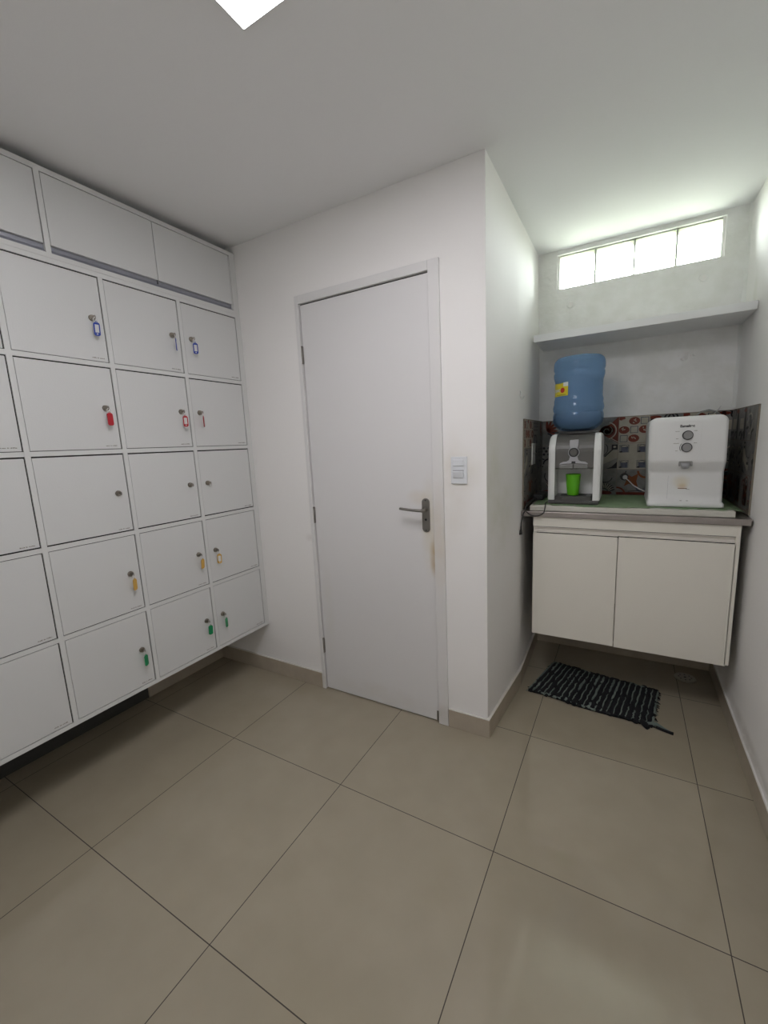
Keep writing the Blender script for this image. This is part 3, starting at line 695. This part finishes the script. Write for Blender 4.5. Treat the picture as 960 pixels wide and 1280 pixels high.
# green cloth with irregular front edge
b = bmesh.new(); NX, NY2 = 90, 30; g = []
for i in range(NX+1):
    X = .085+(.985-.085)*i/NX; row = []
    t = i/NX
    yf = .575+.012*math.sin(i*.35)+.010*math.sin(i*.9+1)+(-.035 if .24 < t < .50 else 0)+(.03 if t > .93 else 0)
    yf = max(yf, .5455)
    for k in range(NY2+1):
        Y = yf+(1.06-yf)*k/NY2
        z = 1.0352+.0012*(1+math.sin(i*.7+k*.8))*.5+(.003*max(0, 1-k/1.5) if .36 < t < .40 else 0)
        if X > .945: z -= min(.010, (X-.945)*.25)
        row.append(b.verts.new((X, Y, z)))
    g.append(row)
for i in range(NX):
    for k in range(NY2): b.faces.new((g[i][k], g[i+1][k], g[i+1][k+1], g[i][k+1]))
r_ = bmesh.ops.solidify(b, geom=b.faces[:], thickness=.0009)
w = MB(); w._new(b, m_cloth, True)
tag(w.obj('green_cloth'), 'thin green cloth spread on the board under both appliances', 'cloth')
ZC = 1.0375

# ------------------------------------------------------------------ water dispenser
wdp = empty('water_dispenser', (.279, .76, ZC), 'white and grey tabletop water dispenser standing left on the green cloth', 'water dispenser')
MB().box(.156, .402, .612, .90, ZC, 1.058, m_dkp, .006, 3).obj('base', wdp)
prof = [(.62, 1.058), (.62, 1.30)]
for k in range(1, 11):
    a = PI/2*k/10; prof.append((.62+.085*(1-math.cos(a)), 1.30+.105*math.sin(a)))
prof += [(.86, 1.405), (.89, 1.38), (.90, 1.34), (.90, 1.058)]
def side_panel(xo, xi):
    # lofted so the outer top edge is rounded
    rings = []; N = 6; wd_ = xi-xo
    for k in range(N+1):
        a = PI/2*k/N; t = 1-math.sin(a); off = .022*(1-math.sin(a)); xx = xo+(wd_*.62)*(1-math.cos(a))
        rings.append([(xx, min(max(y, .62+off*.5), .90-off), z if z < 1.1 else z-off*(z-1.058)/(1.405-1.058)*1.0) for (y, z) in prof])
    rings.append([(xi, y, z) for (y, z) in prof])
    m_ = MB(); m_.loft(rings, m_whitep, sm=False); return m_
side_panel(.153, .187).obj('side_panel', wdp); side_panel(.405, .372).obj('side_panel', wdp)
m_ = MB(); m_.box(.187, .372, .745, .895, 1.058, 1.385, m_whitep); m_.box(.187, .372, .68, .745, 1.24, 1.385, m_whitep)
m_.obj('body', wdp)
gp = [(.634, 1.222), (.626, 1.228), (.626, 1.31)]
for k in range(1, 9): a = PI/2*k/8*.93; gp.append((.626+.085*(1-math.cos(a)), 1.31+.094*math.sin(a)))
gp += [(.80, 1.405), (.80, 1.38), (.69, 1.37), (.69, 1.222)]
MB().prism(gp, 'x', .1875, .3715, m_greyp, .001, seg=1).obj('front_panel', wdp)
tr_ = MB(); tp = [(.189, .745), (.366, .745), (.366, .625), (.33, .614), (.2775, .608), (.225, .614), (.189, .625)]
tr_.prism(tp, 'z', 1.055, 1.0785, m_dkp, .002, seg=2)
for k in range(7): tr_.box(.215, .34, .64+k*.013, .646+k*.013, 1.0785, 1.080, m_black)
tr_.obj('drip_tray', wdp)
bz = MB(); pts = [(.258, 1.372), (.2995, 1.374), (.2985, 1.345), (.2955, 1.332), (.2955, 1.285), (.300, 1.268), (.312, 1.261), (.330, 1.259), (.343, 1.252), (.345, 1.246), (.312, 1.250), (.2775, 1.252), (.243, 1.250), (.210, 1.246), (.212, 1.252), (.225, 1.259), (.243, 1.261), (.255, 1.268), (.2595, 1.285), (.2595, 1.332), (.2565, 1.345)]
bz.prism(pts, 'y', .6195, .630, m_silver, .0012, seg=2)
bz.cyl((.2775, .630, 1.308), (.2775, .6175, 1.308), .0285, m_silver, r1=.027, n=32)
bzo = bz.obj('control_bezel', wdp)
kb = MB(); kb.cyl((.2775, .6185, 1.308), (.2775, .6145, 1.308), .0235, m_black, n=32); kb.cyl((.2775, .616, 1.308), (.2775, .6095, 1.308), .0178, m_greyp, r1=.0165, n=32); kb.obj('knob', bzo)
MB().box(.268, .287, .6185, .625, 1.252, 1.262, m_black).obj('indicator', bzo)
for (a, b_) in ((.210, .2755), (.2795, .345)):
    l_ = MB(); l_.prism([(a, 1.2245), (b_, 1.2245), (b_, 1.2475), (a, 1.243)] if a < .25 else [(a, 1.2245), (b_, 1.2245), (b_, 1.243), (a, 1.2475)], 'y', .617, .634, m_clearg, .002, seg=2); l_.obj('tap_lever', wdp)
for xx in (.2655, .2895):
    MB().cyl((xx, .665, 1.226), (xx, .665, 1.219), .006, m_dkp, r1=.005, n=14).obj('spout', wdp)
cr_ = MB(); cr_.lathe([(.105, 0), (.100, .006), (.092, .012), (.05, .013)], (.279, .775, 1.4045), m_dkp, 40); cr_.obj('bottle_collar', wdp)

# bottle
bt = empty('water_bottle', (.277, .775, 1.418), 'large blue water bottle upside down on the dispenser', 'water bottle')
prf = [(.050, 1.4178), (.078, 1.422), (.094, 1.430), (.112, 1.446), (.122, 1.462), (.1255, 1.478), (.1258, 1.500), (.1235, 1.510), (.120, 1.516), (.1245, 1.524), (.1262, 1.538), (.1240, 1.550), (.1205, 1.558), (.1215, 1.568), (.1190, 1.578), (.1170, 1.59), (.1170, 1.62), (.1170, 1.65), (.1175, 1.672), (.1215, 1.682), (.1245, 1.694), (.1250, 1.706), (.1225, 1.716), (.1195, 1.722), (.1230, 1.730), (.1258, 1.742), (.1262, 1.760), (.1245, 1.775), (.118, 1.790), (.106, 1.800), (.085, 1.804), (.03, 1.800)]
def wave(r, z, th):
    zz = z; k = 0
    if 1.545 < zz < 1.60: k = math.sin((zz-1.545)/.055*PI)
    if 1.66 < zz < 1.74: k = math.sin((zz-1.66)/.08*PI)
    if 1.515 < zz < 1.545: k = .3
    return .014*k*math.cos(4*(th+PI/2))
m_ = MB(); m_.lathe([(r, z) for r, z in prf], (.277, .775, 0), m_bottle, 72, wave); m_.obj('bottle_body', bt)
wp = [(.045, 1.4195), (.090, 1.431), (.109, 1.448), (.119, 1.463), (.1225, 1.478), (.1228, 1.500), (.118, 1.512), (.118, 1.514)]
MB().lathe(wp, (.277, .775, 0), m_water, 60).obj('water', bt)
def cyl_patch(mb, c, r, a0, a1, z0, z1, m, n=16, off=0):
    for k in range(n):
        A = a0+(a1-a0)*k/n; B = a0+(a1-a0)*(k+1)/n
        mb.poly([(c[0]+(r+off)*math.cos(A), c[1]+(r+off)*math.sin(A), z0), (c[0]+(r+off)*math.cos(B), c[1]+(r+off)*math.sin(B), z0), (c[0]+(r+off)*math.cos(B), c[1]+(r+off)*math.sin(B), z1), (c[0]+(r+off)*math.cos(A), c[1]+(r+off)*math.sin(A), z1)], m)
lb = MB(); cc = (.277, .775); a0, a1 = math.radians(178), math.radians(250)
cyl_patch(lb, cc, .1178, a0, a1, 1.602, 1.670, m_label)
cyl_patch(lb, cc, .1178, a0+1.02, a1, 1.650, 1.670, m_labw, 6, .0003)
cyl_patch(lb, cc, .1178, a0+.6, a1-.1, 1.6055, 1.610, m_labg, 8, .0003)
# white script wordmark bent round the bottle
txt = MB(); text_into(txt, 'Crawc', .030, Vector((0, 0, 0)), Matrix.Identity(3), m_labw, shear=.2, bold=.0008, ext=0)
for v in txt.bm.verts:
    a = a0+.50+v.co.x/.118; v.co = Vector((cc[0]+.1185*math.cos(a), cc[1]+.1185*math.sin(a), 1.634+v.co.y))
tme = bpy.data.meshes.new('t'); txt.bm.to_mesh(tme); txt.bm.free(); lb.mi(m_labw)
tb = bmesh.new(); tb.from_mesh(tme); wi = lb.mi(m_labw)
for f in tb.faces: f.material_index = wi
tb.to_mesh(tme); tb.free(); lb.bm.from_mesh(tme)
ac = a0+.985; zc_ = 1.631
for ring in range(1):
    pp = []
    for k in range(20):
        t_ = 2*PI*k/20; a = ac+.0135*math.cos(t_)/.118; pp.append((cc[0]+.1184*math.cos(a), cc[1]+.1184*math.sin(a), zc_+.0135*math.sin(t_)))
    lb.poly(pp, m_labr)
lb.obj('label', bt)

# cup
cu_ = MB(); c0 = (.2745, .662, 1.0805)
cu_.lathe([(.022, 0), (.0265, .001), (.0285, .006), (.0325, .05), (.0365, .108), (.0372, .112), (.0345, .112), (.0305, .05), (.026, .008), (.001, .007)], c0, m_cup, 40)
tag(cu_.obj('plastic_cup', origin=c0), 'bright green plastic cup under the dispenser taps', 'cup')

# ------------------------------------------------------------------ purifier
pf = empty('water_purifier', (.757, .79, ZC), 'large white water purifier with two round knobs, right on the green cloth', 'water purifier')
def rr_ring(cx, hw, y0, y1, z, rad, n=5, sh=0):
    P = []
    for (sx_, yy, a0) in ((1, y1, 0), (-1, y1, PI/2), (-1, y0, PI), (1, y0, 1.5*PI)):
        for q in range(n+1):
            a = a0+PI/2*q/n
            P.append((cx+sx_*(hw-rad)+rad*math.cos(a), (yy-rad if yy == y1 else yy+rad)+rad*math.sin(a), z))
    return P
cx = .757; lv = []
def L(z, hw, yf, rad=.012, dx=0): lv.append(rr_ring(cx+dx, hw, yf, .985, z, rad))
L(ZC, .146, .616, .012, .006); L(ZC+.003, .150, .612, .012, .006); L(1.054, .150, .612, .014, .006); L(1.060, .1475, .616, .014, .005); L(1.064, .1455, .628, .014, .004); L(1.10, .1455, .628, .014, .004)
L(1.195, .1465, .628, .014, .002); L(1.203, .1465, .627, .014, .001); L(1.213, .147, .622, .014, .001); L(1.245, .1485, .602, .016); L(1.255, .149, .598, .016); L(1.265, .1495, .597, .016, -.001); L(1.415, .1495, .597, .016, -.004)
R0 = .034
for k in range(1, 9):
    a = PI/2*k/8; L(1.424+R0*math.sin(a), .1495-R0*(1-math.cos(a)), .597+.012*(1-math.cos(a)), max(.004, .016-.009*(k/8)), -.004)
m_ = MB(); m_.loft(lv, m_pur); m_.obj('housing', pf)
YP = .5968
pn = MB()
for (xa, xb, za, zb) in ((.692, .805, 1.4335, 1.4345), (.692, .693, 1.415, 1.434), (.8055, .8065, 1.29, 1.434)):
    pn.box(xa, xb, YP-.0006, YP+.001, za, zb, m_whitep)
MB().box(.6935, .6943, .6272, .629, 1.075, 1.185, m_silver).obj('moulding_line', pf)
pn.obj('panel_seam', pf)
lg = MB(); text_into(lg, 'Esmaltec', .0155, Vector((.752, YP-.0006, 1.4140)), RX90, m_black, bold=.0006, ext=.0002)
lg.obj('brand_name', pf)
for (xa, xb, z) in ((.708, .724, 1.3905), (.778, .792, 1.3905), (.712, .722, 1.357), (.703, .726, 1.336), (.779, .792, 1.336), (.712, .722, 1.302)):
    xx = xa; lg = MB()
    while xx < xb-.0015:
        ww = random.uniform(.0012, .0024); lg.box(xx, xx+ww, YP-.0006, YP, z, z+random.choice((.0018, .0026)), m_ink); xx += ww+.0007
    lg.obj('dial_marking', pf)
lg = MB()
for q in range(10):
    a = 2.45+q*.13; lg.box(.7545+.0262*math.cos(a)-.001, .7545+.0262*math.cos(a)+.001, YP-.0006, YP, 1.3175+.0262*math.sin(a)-.0019, 1.3175+.0262*math.sin(a)+.0019, m_black)
lg.obj('dial_arc', pf)
for xx in (.745, .77): MB().box(xx, xx+.008, .6274, .6282, 1.0665, 1.0685, m_ink).obj('base_notch', pf)
for (kx, kz) in ((.7555, 1.3725), (.7545, 1.3175)):
    k_ = MB(); k_.cyl((kx, YP+.001, kz), (kx, YP-.009, kz), .0215, m_knobr, r1=.020, n=36); k_.cyl((kx, YP-.009, kz), (kx, YP-.0125, kz), .0175, m_knobf, r1=.0165, n=36)
    k_.box(kx-.0016, kx+.0016, YP-.0135, YP-.012, kz-.012, kz+.012, m_knobf); k_.obj('knob', pf)
nz_ = MB(); nz_.box(.728, .782, .598, .620, 1.246, 1.2585, m_nozzle, .003, 2); nz_.box(.728, .736, .598, .615, 1.232, 1.25, m_nozzle, .002, 2); nz_.box(.774, .782, .598, .615, 1.232, 1.25, m_nozzle, .002, 2)
nz_.cyl((.755, .603, 1.248), (.755, .607, 1.222), .019, m_silver, r1=.014, n=24); nz_.obj('nozzle', pf)
st = MB(); st.box(.7345, .770, .6268, .6285, 1.1245, 1.1275, m_rust, .0006, 1); st.box(.766, .780, .6270, .6285, 1.121, 1.1225, m_ink); st.obj('rust_mark', pf)
for xx in (.640, .665, .70, .73, .80): MB().box(xx, xx+.015, .95, .965, 1.452, 1.461, m_black).obj('rear_clip', pf)
tb_ = MB(); tb_.tube([(.80, .99, 1.42), (.815, 1.01, 1.455), (.845, 1.03, 1.485), (.885, 1.045, 1.495), (.915, 1.05, 1.485), (.935, 1.06, 1.47), (.945, 1.07, 1.44)], .0055, m_tubec, 10)
tb_.tube([(.905, 1.03, 1.475), (.918, 1.02, 1.49), (.928, 1.0, 1.512)], .0026, m_wcord, 8)
tag(tb_.obj('water_hose'), 'thin clear water hose curving behind the purifier top', 'hose')
# white cord to wall
wc = empty('white_power_cord', (.5145, D-.008, 1.136), 'white cord running from the purifier to the tiled wall', 'cord')
MB().cyl((.5145, D-.0075, 1.136), (.5145, D-.018, 1.136), .0125, m_wcord, n=20).cyl((.5145, D-.018, 1.136), (.5145, D-.026, 1.136), .008, m_wcord, n=16).obj('plug', wc)
MB().cyl((.5100, D-.0072, 1.139), (.5100, D-.0085, 1.139), .022, m_black, n=24).obj('socket_ring', wc)
MB().tube([(.5145, D-.024, 1.136), (.535, D-.05, 1.118), (.56, D-.09, 1.095), (.59, D-.12, 1.078), (.615, D-.132, 1.068), (.625, D-.135, 1.064)], .0032, m_wcord, 10).obj('cable', wc)

# black cord of dispenser
def bez(pts, n=10):
    out = []; P = [Vector(p) for p in pts]
    P = [P[0]]+P+[P[-1]]
    for i in range(1, len(P)-2):
        for k in range(n):
            t = k/n; p0, p1, p2, p3 = P[i-1:i+3]
            out.append(.5*((2*p1)+(-p0+p2)*t+(2*p0-5*p1+4*p2-p3)*t*t+(-p0+3*p1-3*p2+p3)*t**3))
    out.append(P[-2]); return out
bc = empty('black_power_cord', (.10, .55, 1.04), 'black power cord looping over the counter edge at left', 'cord')
loop = bez([(.150, .640, 1.0425), (.148, .585, 1.0425), (.155, .5385, 1.034), (.152, .512, 1.005), (.135, .506, .990), (.11, .506, .985), (.085, .509, .990), (.066, .512, 1.004), (.055, .52, 1.013), (.052, .56, 1.013), (.058, .62, 1.02), (.075, .70, 1.045), (.10, .78, 1.045), (.125, .84, 1.045)])
MB().tube(loop, .0028, m_black, 10).obj('cable', bc)
tail = bez([(.060, .508, 1.010), (.050, .505, .995), (.043, .50, .96), (.041, .497, .93), (.041, .496, .905)])
MB().tube(tail, [.0028]*(len(tail)-12)+[.0028+.00025*k for k in range(12)], m_black, 10).obj('cable_tail', bc)
q = MB(); q.tube([(.041, .496, .91), (.040, .495, .895), (.038, .494, .885)], [.0055, .0085, .010], m_black, 12); q.tube([(.038, .494, .886), (.030, .490, .884), (.024, .488, .887)], [.005, .004, .002], m_black, 8); q.obj('plug', bc)
bk = MB(); bk.box(.060, .115, .72, .90, 1.0390, 1.072, m_black, .008, 3); bk.tube([(.07, .73, 1.046), (.062, .66, 1.045), (.06, .60, 1.044), (.055, .565, 1.03), (.05, .55, 1.012)], .006, m_black, 10)
bk.obj('power_adapter', bc)

# ------------------------------------------------------------------ rag rug
TL, BL, TR, BR = Vector((.180, .822)), Vector((.095, .452)), Vector((.722, .738)), Vector((.680, .392))
def rp_(u, v):    # u along length, v across 0 = back edge
    p = (TL*(1-v)+BL*v)*(1-u)+(TR*(1-v)+BR*v)*u
    p.y += .006*math.sin(u*9)*(1 if v > .5 else .5); return p
rg = empty('rag_rug', (.42, .6, 0), 'black and teal grey woven rag rug on the floor in front of the cabinet', 'rug')
wv = MB(); R3 = random.Random(11)
NS = 21
base = [rp_(u/20, .01) for u in range(21)]+[rp_(1-u/20, .99) for u in range(21)]
wv.prism([(p.x, p.y) for p in base], 'z', .0005, .006, m_rugb)
for s_ in range(NS):
    u = (s_+.5)/NS; n_ = 18; pts = []; rad = []
    e0 = R3.uniform(-.02, .02); e1 = R3.uniform(-.02, .02)
    for k in range(n_+1):
        v = e0+(1+e1-e0)*k/n_; p = rp_(u+R3.uniform(-.003, .003), v); pts.append((p.x, p.y, .0085+R3.uniform(-.001, .002))); rad.append(.0115+R3.uniform(-.002, .0025))
    wv.tube(pts, rad, m_rugb, 8, flat=.62)
wv.obj('rug_body', rg)
sp_ = MB()
for s_ in range(NS+1):
    u = s_/NS; k = 0; n_ = 26; seg = []; v0 = R3.uniform(0, .05)
    while v0 < .99:
        ln_ = R3.uniform(.2, .7); v1 = min(1.0, v0+ln_); pts = []; rad = []; thick = R3.choice((.0028, .0036, .0032, .0032, .0065)) if 0 < s_ < NS else .005
        for j in range(9):
            v = v0+(v1-v0)*j/8; p = rp_(min(1, max(0, u+R3.uniform(-.006, .006))), v); pts.append((p.x, p.y, .0135+R3.uniform(-.001, .0015))); rad.append(thick*R3.uniform(.7, 1.2)*(.4 if j in (0, 8) else 1))
        sp_.tube(pts, rad, m_rugg, 7, flat=.7)
        v0 = v1+R3.uniform(.01, .09)
for edge in (0, 1):      # edge braids along the long sides
    v = .985 if edge else .012; u0 = 0
    while u0 < .98:
        u1 = min(1, u0+R3.uniform(.05, .12)); mt_ = m_rugg if R3.random() < (.55 if edge else .25) else m_rugb
        pts = [(*rp_(u0+(u1-u0)*j/5, v+R3.uniform(-.02, .02)), .011) for j in range(6)]; sp_.tube(pts, .0065, mt_, 7, flat=.8); u0 = u1-.005
sp_.obj('woven_stripes', rg)
for end in (0, 1):      # fringe at both ends
    fg = MB()
    for k in range(26):
        v = (k+.5)/26; p = rp_(end, v); d = (rp_(1, v)-rp_(0, v)).normalized()*(1 if end else -1); ln_ = R3.uniform(.008, .018); j = R3.uniform(-.008, .008)
        fg.tube([(p.x-d.x*.01, p.y-d.y*.01, .008), (p.x+d.x*ln_*.5, p.y+d.y*ln_*.5+j*.4, .006), (p.x+d.x*ln_, p.y+d.y*ln_+j, .0025)], [.003, .0024, .0014], m_rugg if R3.random() < .4 else m_rugb, 6)
    if end == 0: fg.obj('fringe', rg)
pe = rp_(1, .97)
fg.tube([(pe.x-.02, pe.y, .012), (pe.x+.015, pe.y+.012, .013), (pe.x+.045, pe.y-.004, .008), (pe.x+.075, pe.y-.018, .007)], [.010, .010, .008, .005], m_rugg, 8)
fg.tube([(pe.x+.015, pe.y-.002, .008), (pe.x+.05, pe.y-.013, .007), (pe.x+.082, pe.y-.020, .006)], [.006, .007, .007], m_rugb, 8)
fg.tube([(pe.x-.045, pe.y+.01, .013), (pe.x-.03, pe.y-.015, .014), (pe.x-.02, pe.y-.03, .011)], [.012, .014, .011], m_rugb, 8)
fg.obj('fringe', rg)

# floor drain
dn = MB(); dn.cyl((.863, .965, .0002), (.863, .965, .005), .053, m_drain, r1=.050, n=40)
for k in range(8):
    a = 2*PI*k/8; dn.cyl((.863+.03*math.cos(a), .965+.03*math.sin(a), .0048), (.863+.03*math.cos(a), .965+.03*math.sin(a), .0056), .004, m_black, n=10)
dn.cyl((.863, .965, .0048), (.863, .965, .006), .006, m_black, n=12)
tag(dn.obj('floor_drain'), 'round pale floor drain cover under the cabinet near the right wall', 'drain')
